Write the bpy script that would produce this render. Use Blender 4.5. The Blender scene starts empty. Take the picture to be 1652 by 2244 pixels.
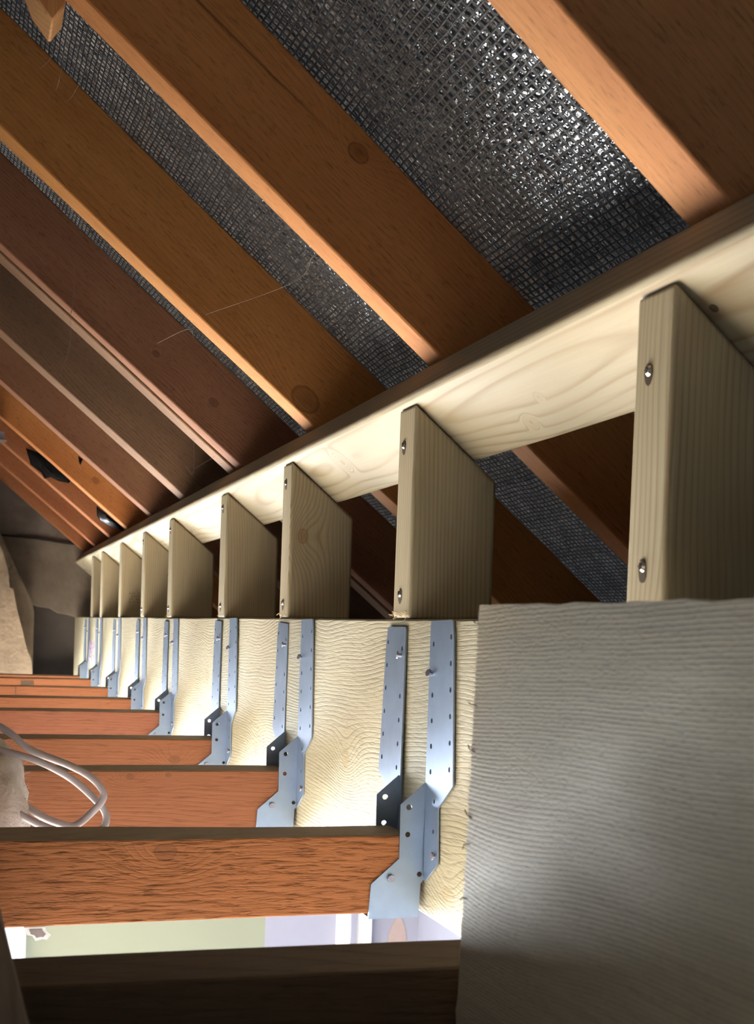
import bpy, bmesh, math, random
from mathutils import Vector, Matrix, noise as mnoise
random.seed(4)
C = bpy.context.scene.collection
sc = bpy.context.scene
PI = math.pi
ZC = 2.5                       # camera height above the room floor; coordinates below are relative to the eye

# ------------------------------------------------------------------ camera
cam_d = bpy.data.cameras.new('camera')
cam = bpy.data.objects.new('camera', cam_d); C.objects.link(cam)
cx = Vector((0.94720647, -0.31861026, 0.03588036)).normalized()
fw = Vector((0.31989255, 0.94666467, -0.03866213)).normalized()
up = (-Vector((0.02164852, -0.04809888, -0.99860795))).normalized()
M = Matrix((cx, up, -fw)).transposed().to_4x4(); M.translation = Vector((0, 0, ZC))
cam.matrix_world = M
cam_d.sensor_fit = 'VERTICAL'; cam_d.sensor_height = 36.0; cam_d.sensor_width = 36.0 * 1652 / 2244
cam_d.lens = 2924.64 / 2244 * 36
cam_d.shift_x = (826 - 906.31) / 2244; cam_d.shift_y = (1499.23 - 1122) / 2244
cam_d.clip_start = 0.01
cam_d.dof.use_dof = True; cam_d.dof.focus_distance = 1.15; cam_d.dof.aperture_fstop = 26
sc.camera = cam

# ------------------------------------------------------------------ world, lights, exposure
w = bpy.data.worlds.new('sky'); sc.world = w; w.use_nodes = True
w.node_tree.nodes['Background'].inputs[0].default_value = (0.75, 0.87, 1, 1)
w.node_tree.nodes['Background'].inputs[1].default_value = 0.6
def area(name, loc, aim, sx, sy, power, col):
    l = bpy.data.lights.new(name, 'AREA'); l.shape = 'RECTANGLE'; l.size = sx; l.size_y = sy
    l.energy = power; l.color = col
    o = bpy.data.objects.new(name, l); C.objects.link(o)
    o.location = (loc[0], loc[1], loc[2] + ZC)
    o.rotation_euler = (Vector(aim)).to_track_quat('-Z', 'Y').to_euler()
    return o
area('daylight_far_window', (-0.95, 4.32, -1.35), (0, -1, 0), 2.1, 1.6, 260, (0.89, 0.945, 1.0))
area('daylight_side_window', (-2.47, 0.75, -1.35), (1, 0, 0), 1.9, 1.3, 20, (1.0, 0.97, 0.93))
sl_ = bpy.data.lights.new('added_sun', 'SUN'); sl_.energy = 80; sl_.angle = 0.02; sl_.color = (1.0, 0.95, 0.87)  # added sunlight source: its floor bounce brightens the loft from below
so = bpy.data.objects.new('added_sun', sl_); C.objects.link(so); so.location = (-6, 0.5, 5)
so.rotation_euler = Vector((0.80, 0.42, -0.50)).to_track_quat('-Z', 'Y').to_euler()
sc.view_settings.view_transform = 'Standard'; sc.view_settings.look = 'None'
sc.view_settings.gamma = 1; sc.view_settings.use_curve_mapping = False
sc.view_settings.exposure = 1.15

# ------------------------------------------------------------------ node helpers
class NT:
    def __init__(s, name):
        s.m = bpy.data.materials.new(name); s.m.use_nodes = True
        s.t = s.m.node_tree; s.b = s.t.nodes['Principled BSDF']
    def n(s, typ, **kw):
        nd = s.t.nodes.new(typ)
        for k, v in kw.items(): setattr(nd, k, v)
        return nd
    def put(s, sock, v):
        if hasattr(v, 'is_linked') or isinstance(v, bpy.types.NodeSocket): s.t.links.new(v, sock)
        elif v is not None: sock.default_value = v
    def math(s, op, a, b=None, c=None, clamp=False):
        nd = s.n('ShaderNodeMath', operation=op, use_clamp=clamp)
        for i, v in enumerate((a, b, c)):
            if v is not None: s.put(nd.inputs[i], v)
        return nd.outputs[0]
    def comb(s, x, y, z):
        nd = s.n('ShaderNodeCombineXYZ')
        for i, v in enumerate((x, y, z)): s.put(nd.inputs[i], v)
        return nd.outputs[0]
    def noise(s, vec, scale=1.0, detail=2.0, rough=0.5):
        nd = s.n('ShaderNodeTexNoise'); s.put(nd.inputs['Vector'], vec)
        nd.inputs['Scale'].default_value = scale; nd.inputs['Detail'].default_value = detail; nd.inputs['Roughness'].default_value = rough
        return nd.outputs['Fac']
    def mix(s, f, a, b, blend='MIX'):
        nd = s.n('ShaderNodeMix', data_type='RGBA', blend_type=blend)
        s.put(nd.inputs[0], f); s.put(nd.inputs[6], a); s.put(nd.inputs[7], b)
        return nd.outputs[2]
    def ramp(s, f, stops, interp='LINEAR'):
        nd = s.n('ShaderNodeValToRGB'); cr = nd.color_ramp; cr.interpolation = interp
        while len(cr.elements) < len(stops): cr.elements.new(0.5)
        for e, (p, c) in zip(cr.elements, stops):
            e.position = p; e.color = (c, c, c, 1) if isinstance(c, (int, float)) else tuple(c) + (1,)
        s.put(nd.inputs[0], f); return nd.outputs[0]
    def obj(s):
        tc = s.n('ShaderNodeTexCoord'); sp = s.n('ShaderNodeSeparateXYZ')
        s.t.links.new(tc.outputs['Object'], sp.inputs[0])
        return sp.outputs[0], sp.outputs[1], sp.outputs[2]
    def bump(s, h, dist, strength=1.0):
        nd = s.n('ShaderNodeBump'); nd.inputs['Strength'].default_value = strength; nd.inputs['Distance'].default_value = dist
        s.put(nd.inputs['Height'], h); s.t.links.new(nd.outputs[0], s.b.inputs['Normal'])

def c4(c): return tuple(c) + (1,)

def wood(name, base, late, tint=None, axis='X', ring=0.005, warp=0.02, a0=0.05, b0=0.03, taper=0.02, late_amt=0.6,
         rough=0.65, fibre=0.12, saw=0.0, sawscale=(55, 330), sawcol=0.3, fb=0.0003, ringbump=0.35, knots=(), tint_amt=0.5, knotcol=None, wscale=(2.2, 8), spec=0.3, crack=None):
    """knots: (g, b, size) in the object's own frame, b across the face that is seen"""
    t = NT(name); x, y, z = t.obj()
    g, a, b = {'X': (x, y, z), 'Y': (y, x, z), 'Z': (z, y, x), 'Yx': (y, z, x)}[axis]
    gl, bl = g, b
    rnd = t.n('ShaderNodeObjectInfo').outputs['Random']
    if not knots: g = t.math('ADD', g, t.math('MULTIPLY', rnd, 37.0))
    lo = t.noise(t.comb(t.math('MULTIPLY', g, wscale[0]), t.math('MULTIPLY', a, wscale[1]), t.math('MULTIPLY', b, wscale[1])), 1.0, 2.0)
    wv = t.math('MULTIPLY', t.math('SUBTRACT', lo, 0.5), warp)
    r = t.math('SQRT', t.math('ADD', t.math('POWER', t.math('ADD', t.math('ADD', a, a0), wv), 2), t.math('POWER', t.math('ADD', t.math('ADD', b, b0), wv), 2)))
    r = t.math('ADD', r, t.math('MULTIPLY', g, taper))
    core = 0.0
    for (kg, kb, ks) in knots:
        d2 = t.math('ADD', t.math('POWER', t.math('DIVIDE', t.math('SUBTRACT', gl, kg), ks * 1.35), 2), t.math('POWER', t.math('DIVIDE', t.math('SUBTRACT', bl, kb), ks), 2))
        r = t.math('ADD', r, t.math('MULTIPLY', t.math('POWER', 2.718, t.math('MULTIPLY', d2, -0.10)), ring * 5))
        core = t.math('MAXIMUM', core, t.ramp(d2, [(0.0, 0.75), (0.5, 0.55), (0.75, 1.0), (1.0, 0.0)]))
    fr = t.math('FRACT', t.math('DIVIDE', r, ring))
    band = t.ramp(fr, [(0.0, 0.1), (0.3, 0.0), (0.62, 0.2), (0.86, 1.0), (1.0, 0.1)])
    bandn = t.noise(t.comb(t.math('MULTIPLY', g, 6), t.math('MULTIPLY', a, 30), t.math('MULTIPLY', b, 30)), 1.0, 2.0)
    band = t.math('MULTIPLY', band, t.ramp(bandn, [(0.3, 0.35), (0.65, 1.0)]))
    fib = t.noise(t.comb(t.math('MULTIPLY', g, 14), t.math('MULTIPLY', a, 520), t.math('MULTIPLY', b, 520)), 1.0, 2.0)
    col = t.mix(t.math('MULTIPLY', band, late_amt), c4(base), c4(late))
    if tint:
        pn = t.noise(t.comb(t.math('MULTIPLY', g, 3.5), t.math('MULTIPLY', a, 16), t.math('MULTIPLY', b, 16)), 1.0, 4.0)
        col = t.mix(t.math('MULTIPLY', t.ramp(pn, [(0.35, 0.0), (0.7, 1.0)]), tint_amt), col, c4(tint))
    col = t.mix(1.0, col, t.ramp(fib, [(0.3, 1 - fibre), (0.7, 1.0)]), 'MULTIPLY')
    if knots: col = t.mix(t.math('MULTIPLY', core, 0.7), col, c4(knotcol or [q * 0.45 for q in late]))
    if crack:
        g0, g1, b0c, b1c, cw = crack
        cn = t.noise(t.comb(t.math('MULTIPLY', gl, 12), 0.0, 0.0), 1.0, 3.0)
        u = t.math('DIVIDE', t.math('SUBTRACT', gl, g0), g1 - g0)
        cb = t.math('ADD', t.math('ADD', b0c, t.math('MULTIPLY', u, b1c - b0c)), t.math('MULTIPLY', t.math('SUBTRACT', cn, 0.5), 0.008))
        cd = t.math('DIVIDE', t.math('ABSOLUTE', t.math('SUBTRACT', bl, cb)), cw)
        cm = t.math('MULTIPLY', t.ramp(cd, [(0.0, 1.0), (1.0, 0.0)]), t.ramp(t.math('ABSOLUTE', t.math('SUBTRACT', u, 0.5)), [(0.3, 1.0), (0.5, 0.0)]))
        col = t.mix(t.math('MULTIPLY', cm, 0.8), col, c4([q * 0.3 for q in late]))
    h = t.math('ADD', t.math('MULTIPLY', fib, 0.3), t.math('MULTIPLY', band, -ringbump))
    if saw:
        sn = t.noise(t.comb(t.math('MULTIPLY', g, sawscale[0]), t.math('MULTIPLY', a, sawscale[1]), t.math('MULTIPLY', b, sawscale[1])), 1.0, 3.0, 0.6)
        h = t.math('ADD', h, t.math('MULTIPLY', t.ramp(sn, [(0.3, 0.0), (0.5, 0.8), (0.7, 1.0)]), saw))
        col = t.mix(1.0, col, t.ramp(sn, [(0.28, 1 - sawcol), (0.46, 1.0)]), 'MULTIPLY')
    t.bump(h, fb)
    t.put(t.b.inputs['Base Color'], col)
    t.b.inputs['Roughness'].default_value = rough
    t.b.inputs['Specular IOR Level'].default_value = spec
    return t.m

def plain(name, col, rough=0.6, metal=0.0, var=0.12, vs=30.0, bump=0.0, bs=200.0, spec=0.5):
    t = NT(name); tc = t.n('ShaderNodeTexCoord').outputs['Object']
    nz = t.noise(tc, vs, 4.0)
    t.put(t.b.inputs['Base Color'], t.mix(1.0, c4(col), t.ramp(nz, [(0.3, 1 - var), (0.7, 1.0)]), 'MULTIPLY'))
    t.b.inputs['Roughness'].default_value = rough; t.b.inputs['Metallic'].default_value = metal
    t.b.inputs['Specular IOR Level'].default_value = spec
    if bump: t.bump(t.noise(tc, bs, 4.0), bump)
    return t.m

# ------------------------------------------------------------------ materials
m_plate = wood('treated_softwood_plate', (0.43, 0.38, 0.27), (0.255, 0.175, 0.09), axis='Yx', ring=0.0062, warp=0.05, a0=0.025, b0=0.01, taper=0.012, late_amt=0.95, tint=(0.41, 0.345, 0.22), fibre=0.06, fb=0.0001, wscale=(1.6, 7), knots=((-0.99, 0.018, 0.0016), (-1.027, 0.003, 0.0008), (-0.595, -0.006, 0.0035), (-0.3, 0.01, 0.003), (0.3, -0.01, 0.004)), knotcol=(0.33, 0.22, 0.10))
m_beam = wood('treated_sawn_beam', (0.43, 0.385, 0.265), (0.255, 0.205, 0.115), axis='Y', ring=0.0033, warp=0.075, a0=0.0, b0=0.05, taper=0.03, late_amt=0.8, saw=0.3, sawscale=(70, 600), sawcol=0.15, fb=0.0006, tint=(0.395, 0.335, 0.20), wscale=(2.6, 7),
    knots=((-0.9972, 0.0887, 0.009), (-0.63, 0.063, 0.008), (-0.30, 0.13, 0.010), (-1.26, 0.02, 0.009), (0.3, 0.07, 0.011)), knotcol=(0.36, 0.27, 0.14))
m_near = wood('treated_sawn_beam_coarse', (0.74, 0.665, 0.50), (0.38, 0.305, 0.19), axis='Y', ring=0.0017, warp=0.014, a0=0.0, b0=0.2, taper=0.05, late_amt=0.6, saw=0.45, sawscale=(260, 900), sawcol=0.15, fb=0.0004, ringbump=0.6, tint=(0.62, 0.51, 0.37), wscale=(5.5, 9), tint_amt=0.7,
    knots=((0.487, 0.088, 0.013),), knotcol=(0.55, 0.46, 0.34))
def stud_mat(name, knots=(), **k):
    return wood(name, (0.47, 0.405, 0.275), (0.27, 0.195, 0.10), axis='Z', ring=0.0034, warp=0.03, a0=0.03, b0=0.02, taper=0.01, fibre=0.12, late_amt=0.95, tint=(0.39, 0.315, 0.19), fb=0.00015, knots=knots, knotcol=(0.27, 0.13, 0.05), **k)
m_stud = stud_mat('treated_softwood_stud')
m_stud_k = stud_mat('treated_softwood_stud_knotty', ((0.0841, 0.0135, 0.0062),))
m_stud_s = stud_mat('treated_softwood_stud_small_knot', ((0.08, 0.045, 0.0035), (0.02, 0.05, 0.002)))
def raft(name, base, late, tint, knots=(), **k):
    return wood(name, base, late, tint, axis='X', ring=0.0045, warp=0.05, a0=0.03, b0=0.06, taper=0.02, fibre=0.12, late_amt=0.4, rough=0.75, saw=0.2, sawscale=(110, 520), sawcol=0.35, fb=0.0003, tint_amt=0.95, knots=knots, **k)
m_raft = raft('old_rafter_orange', (0.590, 0.266, 0.088), (0.354, 0.118, 0.035), (0.448, 0.171, 0.053), ((0.1234, 0.066, 0.007),), crack=(-0.22, 0.12, 0.052, 0.062, 0.0016))
m_raft_g = raft('old_rafter_golden', (0.590, 0.277, 0.083), (0.354, 0.130, 0.035), (0.472, 0.195, 0.053), ((0.2405, 0.014, 0.013), (0.4146, 0.028, 0.006), (0.4415, 0.031, 0.004)))
m_raft_b = raft('old_rafter_brown', (0.378, 0.183, 0.100), (0.189, 0.077, 0.041), (0.260, 0.112, 0.061))
m_raft_d = raft('old_rafter_dark_orange', (0.496, 0.236, 0.094), (0.260, 0.100, 0.035), (0.354, 0.142, 0.053))
m_raft_k = raft('old_rafter_brown_knotty', (0.378, 0.183, 0.100), (0.189, 0.077, 0.041), (0.260, 0.112, 0.061), ((0.1868, 0.0368, 0.0055), (0.0956, 0.032, 0.004)))
m_raft_c = raft('old_rafter_grey_brown', (0.307, 0.177, 0.100), (0.153, 0.073, 0.041), (0.189, 0.109, 0.065))
m_raft_r = raft('old_rafter_red', (0.437, 0.171, 0.071), (0.236, 0.071, 0.029), (0.319, 0.106, 0.042))
m_raft_o = raft('old_rafter_forked_stain', (0.614, 0.248, 0.077), (0.330, 0.094, 0.029), (0.448, 0.153, 0.041), ((0.1496, 0.031, 0.007),))
def joist(name, knots=(), base=(0.36, 0.132, 0.055)):
    return wood(name, base, (0.22, 0.065, 0.025), axis='X', ring=0.0045, warp=0.04, a0=0.03, b0=0.08, taper=0.02, saw=0.3, sawscale=(45, 420), sawcol=0.3, fb=0.0004, fibre=0.12, tint=(0.33, 0.108, 0.042), late_amt=0.35, knots=knots, knotcol=(0.16, 0.07, 0.03))
m_joist = joist('sawn_orange_joist')
m_joist_k = joist('sawn_orange_joist_knot', ((1.2213, 0.0427 - 0.012, 0.0055),))
m_joist_2 = joist('sawn_orange_joist_knots', ((1.1244, 0.051, 0.003), (1.16, 0.0525, 0.0025)))
m_joist_p = joist('sawn_pink_joist', (), (0.36, 0.13, 0.068))
m_joist_r = wood('rough_sawn_orange_joist', (0.42, 0.150, 0.048), (0.28, 0.085, 0.026), axis='X', ring=0.008, warp=0.05, a0=0.03, b0=0.1, taper=0.03, saw=1.0, sawscale=(48, 330), sawcol=0.4, fb=0.0015, fibre=0.15, tint=(0.38, 0.122, 0.037), late_amt=0.2, knots=((1.1038, 0.0467, 0.0062),), knotcol=(0.2, 0.07, 0.025))
m_dust = wood('dusty_dark_joist_top', (0.42, 0.31, 0.20), (0.25, 0.18, 0.12), axis='X', ring=0.006, warp=0.05, saw=0.5, fb=0.0006, tint=(0.34, 0.26, 0.17))
m_dark = wood('old_joist_shade_and_marks', (0.15, 0.095, 0.055), (0.07, 0.04, 0.025), axis='X', ring=0.006, warp=0.05, saw=0.5, fb=0.0006, tint=(0.10, 0.06, 0.04))  # nearest joist's lack of light put into a dark base; small marks share it
m_board = wood('grey_board', (0.30, 0.25, 0.20), (0.18, 0.15, 0.12), axis='Y', ring=0.008, warp=0.03, fibre=0.2)
m_batt = wood('bright_batten', (0.72, 0.40, 0.17), (0.45, 0.20, 0.07), axis='Z', ring=0.006, warp=0.02, fibre=0.2)
m_galv = plain('galvanised_steel', (0.31, 0.39, 0.51), 0.42, 0.8, 0.12, 60.0, 0.00015, 120.0)
m_nail = plain('nail_steel', (0.36, 0.35, 0.42), 0.45, 0.7, 0.2, 300.0)
m_screw = plain('bright_screw', (0.85, 0.83, 0.80), 0.2, 1.0, 0.1, 400.0)
m_bore = plain('screw_bore', (0.10, 0.065, 0.03), 0.8, 0.0, 0.5, 600.0)
m_cable = plain('grey_cable_sheath', (0.44, 0.42, 0.43), 0.38, 0.0, 0.12, 60.0)
m_wall_up = plain('grey_render', (0.24, 0.195, 0.15), 0.9, 0.0, 0.45, 9.0, 0.004, 40.0)
m_wall_lo = plain('dark_render', (0.10, 0.085, 0.075), 0.9, 0.0, 0.35, 8.0, 0.003, 40.0)
m_pier = plain('sandy_render', (0.42, 0.33, 0.235), 0.9, 0.0, 0.35, 14.0, 0.006, 50.0)
m_white = plain('white_paint', (0.86, 0.86, 0.84), 0.6, 0.0, 0.03)
m_lilac = plain('lilac_paint', (0.25, 0.26, 0.34), 0.7, 0.0, 0.03)
m_green = plain('pale_green_paint', (0.215, 0.235, 0.175), 0.7, 0.0, 0.04, 3.0)
m_peach = plain('bare_peach_plaster', (0.34, 0.265, 0.255), 0.8, 0.0, 0.08)
m_floor = plain('pale_carpet', (0.74, 0.68, 0.60), 0.95, 0.0, 0.1, 30.0)
m_board_c = plain('plasterboard', (0.22, 0.20, 0.18), 0.9, 0.0, 0.08)
m_curt = plain('white_curtain', (0.85, 0.86, 0.90), 0.9, 0.0, 0.03)
m_web = plain('cobweb', (0.34, 0.27, 0.22), 0.9, 0.0, 0.2)
m_stamp = plain('violet_ink', (0.42, 0.28, 0.45), 0.8, 0.0, 0.4, 300.0)
m_stampk = plain('faded_ink', (0.22, 0.17, 0.10), 0.8, 0.0, 0.5, 300.0)
m_splin = plain('raw_splinter', (0.80, 0.62, 0.38), 0.8, 0.0, 0.2, 300.0)
m_feltscrap = plain('torn_black_felt', (0.012, 0.012, 0.014), 0.75, 0.0, 0.3, 60.0, 0.002, 60.0)
m_feltflap = plain('shiny_black_felt', (0.05, 0.05, 0.055), 0.28, 0.0, 0.3, 60.0)

def felt_mat():
    t = NT('reinforced_black_felt'); x, y, z = t.obj()
    tc = t.comb(x, y, z)
    wn = t.noise(tc, 14.0, 2.0); wx = t.math('MULTIPLY', t.math('SUBTRACT', wn, 0.5), 0.006)
    PX, PY = 0.0050, 0.0085
    def line(v, off, P):
        q = t.math('FRACT', t.math('ADD', t.math('DIVIDE', t.math('ADD', v, wx), P), off))
        d = t.math('ABSOLUTE', t.math('SUBTRACT', q, 0.5))
        return t.ramp(d, [(0.0, 1.0), (0.09, 0.8), (0.2, 0.0)])
    grid = t.math('MAXIMUM', line(x, 0.0, PX), line(y, 0.3, PY))
    cr = t.noise(tc, 200.0, 1.5, 0.5); cr2 = t.noise(tc, 75.0, 1.0)
    h = t.math('ADD', t.math('MULTIPLY', grid, 0.45), t.math('ADD', t.math('MULTIPLY', cr, 1.1), t.math('MULTIPLY', cr2, 0.9)))
    t.bump(h, 0.0015)
    dust = t.ramp(t.noise(tc, 7.0, 4.0), [(0.3, 0.35), (0.7, 1.0)])
    t.put(t.b.inputs['Base Color'], t.mix(t.math('MULTIPLY', grid, dust), (0.005, 0.005, 0.006, 1), (0.026, 0.024, 0.023, 1)))
    t.put(t.b.inputs['Roughness'], t.math('ADD', 0.07, t.math('MULTIPLY', grid, 0.5)))
    t.b.inputs['Specular IOR Level'].default_value = 1.0
    t.put(t.b.inputs['Coat Weight'], t.math('MULTIPLY', t.math('SUBTRACT', 1.0, grid), 0.55)); t.b.inputs['Coat Roughness'].default_value = 0.05; t.b.inputs['Coat IOR'].default_value = 1.6
    t.t.links.new(t.b.inputs['Normal'].links[0].from_socket, t.b.inputs['Coat Normal'])
    return t.m
m_felt = felt_mat()

# ------------------------------------------------------------------ object helpers
def tag(o, label=None, cat=None, group=None, kind=None):
    if label: o['label'] = label
    if cat: o['category'] = cat
    if group: o['group'] = group
    if kind: o['kind'] = kind
    return o
def link(name, me, mats, loc=(0, 0, 0), parent=None):
    o = bpy.data.objects.new(name, me)
    for m in (mats if isinstance(mats, (list, tuple)) else [mats]):
        if len(me.materials) < len(mats if isinstance(mats, (list, tuple)) else [mats]): me.materials.append(m)
    C.objects.link(o)
    if parent: o.parent = parent; o.location = loc
    else: o.location = (loc[0], loc[1], loc[2] + ZC)
    return o
def empty(name, loc):
    o = bpy.data.objects.new(name, None); C.objects.link(o); o.empty_display_size = 0.05
    o.location = (loc[0], loc[1], loc[2] + ZC); return o
def bev(o, wd=0.002, seg=2):
    m = o.modifiers.new('bevel', 'BEVEL'); m.width = wd; m.segments = seg; m.limit_method = 'ANGLE'; m.angle_limit = math.radians(40)
    for p in o.data.polygons: p.use_smooth = True
    me = o.data
    try: me.set_sharp_from_angle(angle=math.radians(35))
    except Exception: pass
    return o
def box_bm(bm, x0, x1, y0, y1, z0, z1, mi=0):
    vs = [bm.verts.new(p) for p in ((x0, y0, z0), (x1, y0, z0), (x1, y1, z0), (x0, y1, z0), (x0, y0, z1), (x1, y0, z1), (x1, y1, z1), (x0, y1, z1))]
    for f in ((0, 3, 2, 1), (4, 5, 6, 7), (0, 1, 5, 4), (1, 2, 6, 5), (2, 3, 7, 6), (3, 0, 4, 7)):
        bm.faces.new([vs[i] for i in f]).material_index = mi
def done(bm, name):
    bmesh.ops.recalc_face_normals(bm, faces=bm.faces)
    me = bpy.data.meshes.new(name); bm.to_mesh(me); bm.free(); return me
def box(name, x0, x1, y0, y1, z0, z1, m, parent=None):
    """world (eye-relative) box whose origin is its bottom centre; with a parent the numbers are local"""
    bm = bmesh.new(); c = ((x0 + x1) / 2, (y0 + y1) / 2, z0)
    box_bm(bm, x0 - c[0], x1 - c[0], y0 - c[1], y1 - c[1], 0, z1 - z0)
    return link(name, done(bm, name), m, c, parent)
def structure(o): o['kind'] = 'structure'; return o
def timber_mesh(name, L, wd, ht, seg=24, wob=0.0012, seed=0, end=(0, 0)):
    """bar along local X, centred in Y, standing on z=0, slightly wavy; faces 1 = top"""
    bm = bmesh.new(); rings = []
    for i in range(seg + 1):
        u = i / seg; x = (u - 0.5) * L; r = []
        for k, (yy, zz) in enumerate(((-wd / 2, 0), (wd / 2, 0), (wd / 2, ht), (-wd / 2, ht))):
            q = Vector((x * 5 + seed * 9.1, k * 3.7, seed * 1.3))
            r.append(bm.verts.new((x, yy + wob * mnoise.noise(q), zz + wob * mnoise.noise(q + Vector((0, 0, 50))))))
        rings.append(r)
    for i in range(seg):
        for k in range(4):
            f = bm.faces.new((rings[i][k], rings[i + 1][k], rings[i + 1][(k + 1) % 4], rings[i][(k + 1) % 4]))
            f.material_index = 1 if k == 2 else 0
    bm.faces.new(rings[0]); bm.faces.new(rings[-1][::-1])
    return done(bm, name)
def prism(name, poly, axis, d0, d1, m, parent=None, org=None):
    """poly in the plane normal to axis ('x': (y,z)  'y': (x,z)  'z': (x,y)), extruded d0..d1"""
    bm = bmesh.new()
    def P(a, b, d): return {'x': (d, a, b), 'y': (a, d, b), 'z': (a, b, d)}[axis]
    A = [Vector(P(a, b, d0)) for a, b in poly]; B = [Vector(P(a, b, d1)) for a, b in poly]
    if org is None:
        al = A + B
        org = Vector(((min(v.x for v in al) + max(v.x for v in al)) / 2, (min(v.y for v in al) + max(v.y for v in al)) / 2, min(v.z for v in al)))
    org = Vector(org)
    va = [bm.verts.new(v - org) for v in A]; vb = [bm.verts.new(v - org) for v in B]; n = len(poly)
    bm.faces.new(va); bm.faces.new(vb[::-1])
    for i in range(n): bm.faces.new((va[i], va[(i + 1) % n], vb[(i + 1) % n], vb[i]))
    return link(name, done(bm, name), m, org, parent)
def sheet_mesh(name, outline, holes, th, mat4):
    """thin sheet with real holes: filled 2D curve turned into a mesh, then mapped by mat4"""
    cu = bpy.data.curves.new('t', 'CURVE'); cu.dimensions = '2D'; cu.fill_mode = 'BOTH'; cu.extrude = th / 2
    def spl(pts):
        s = cu.splines.new('POLY'); s.points.add(len(pts) - 1)
        for p, q in zip(s.points, pts): p.co = (q[0] * 100, q[1] * 100, 0, 1)
        s.use_cyclic_u = True
    spl(outline)
    for (a, b, r) in holes: spl([(a + r * math.cos(i * PI / 6), b + r * math.sin(i * PI / 6)) for i in range(12)])
    cu.extrude = th / 2 * 100
    o = bpy.data.objects.new('t', cu); C.objects.link(o)
    me = bpy.data.meshes.new_from_object(o.evaluated_get(bpy.context.evaluated_depsgraph_get()))
    C.objects.unlink(o); bpy.data.objects.remove(o); bpy.data.curves.remove(cu)
    me.transform(mat4 @ Matrix.Scale(0.01, 4)); me.name = name
    return me
def tube_mesh(name, pts, rad, res=8):
    cu = bpy.data.curves.new('t', 'CURVE'); cu.dimensions = '3D'; cu.bevel_depth = rad; cu.bevel_resolution = max(1, res // 4); cu.use_fill_caps = True
    s = cu.splines.new('POLY'); s.points.add(len(pts) - 1)
    for p, q in zip(s.points, pts): p.co = (*q, 1)
    o = bpy.data.objects.new('t', cu); C.objects.link(o)
    me = bpy.data.meshes.new_from_object(o.evaluated_get(bpy.context.evaluated_depsgraph_get()))
    C.objects.unlink(o); bpy.data.objects.remove(o); bpy.data.curves.remove(cu)
    for p in me.polygons: p.use_smooth = True
    me.name = name; return me
def catmull(P, n=10):
    out = []; P = [Vector(p) for p in P]; Q = [P[0] * 2 - P[1]] + P + [P[-1] * 2 - P[-2]]
    for i in range(1, len(Q) - 2):
        for k in range(n):
            t = k / n; a, b, c, d = Q[i - 1:i + 3]
            out.append(0.5 * ((2 * b) + (c - a) * t + (2 * a - 5 * b + 4 * c - d) * t * t + (3 * b - a - 3 * c + d) * t ** 3))
    return out + [P[-1]]

# ------------------------------------------------------------------ geometry constants (metres, eye-relative)
SL = math.radians(39.2); sn, cs = math.sin(SL), math.cos(SL)
DD = sn * 0.3118 + cs * 0.170            # underside of the top plate
DR = DD + 0.038                          # underside of the rafters
DF = DR + 0.083                          # felt
RIDGE = -0.68
def on_slope(s, d): return Vector((cs * s + sn * d, 0, -sn * s + cs * d))
BX, BT, BB = 0.3118, 0.0100, -0.1985     # beam face, top, bottom

# ------------------------------------------------------------------ the room and the loft shell
FZ = -ZC; X0, X1, Y0, Y1 = -2.3, 1.447, -1.3, 4.15
structure(box('floor', X0 - 0.1, X1 + 0.1, Y0 - 0.1, Y1 + 0.1, FZ - 0.05, FZ, m_floor))
def wall_with_hole(name, plane, at, thick, u0, u1, z0, z1, hu0, hu1, hz0, hz1, m):
    bm = bmesh.new()
    for (a0, a1, b0, b1) in ((u0, hu0, z0, z1), (hu1, u1, z0, z1), (hu0, hu1, z0, hz0), (hu0, hu1, hz1, z1)):
        if plane == 'y': box_bm(bm, a0, a1, at, at + thick, b0, b1)
        else: box_bm(bm, at, at + thick, a0, a1, b0, b1)
    me = done(bm, name); return structure(link(name, me, m))
wall_with_hole('wall_far', 'y', Y1, 0.12, X0 - 0.1, X1 + 0.1, FZ, -0.2, -2.0, 0.1, -2.15, -0.55, m_white)
structure(box('wall_far_upper', X0 - 0.1, X1 + 0.1, Y1 + 0.1, Y1 + 0.2, -0.2, 1.4, m_wall_lo))
wall_with_hole('wall_left', 'x', X0 - 0.12, 0.12, Y0 - 0.1, Y1 + 0.1, FZ, -0.2, -0.2, 1.7, -2.0, -0.7, m_white)
structure(box('wall_right', X1, X1 + 0.1, Y0 - 0.1, Y1, FZ, -0.2, m_lilac))
structure(box('wall_near', X0 - 0.1, X1 + 0.1, Y0 - 0.1, Y0, FZ, 1.4, m_white))
def window(name, plane, at, u0, u1, z0, z1):
    e = empty(name, (0, 0, 0)); structure(e)
    bm = bmesh.new(); t = 0.05
    rects = [(u0, u0 + t, z0, z1), (u1 - t, u1, z0, z1), (u0, u1, z0, z0 + t), (u0, u1, z1 - t, z1), ((u0 + u1) / 2 - 0.025, (u0 + u1) / 2 + 0.025, z0, z1)]
    for (a0, a1, b0, b1) in rects:
        if plane == 'y': box_bm(bm, a0, a1, at, at + 0.05, b0, b1)
        else: box_bm(bm, at, at + 0.05, a0, a1, b0, b1)
    link('window_frame', done(bm, 'window_frame'), m_white, (0, 0, 0), e)
window('window_1', 'y', Y1 + 0.05, -2.0, 0.1, -2.15, -0.55)
window('window_2', 'x', X0 - 0.1, -0.2, 1.7, -2.0, -0.7)
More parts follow.
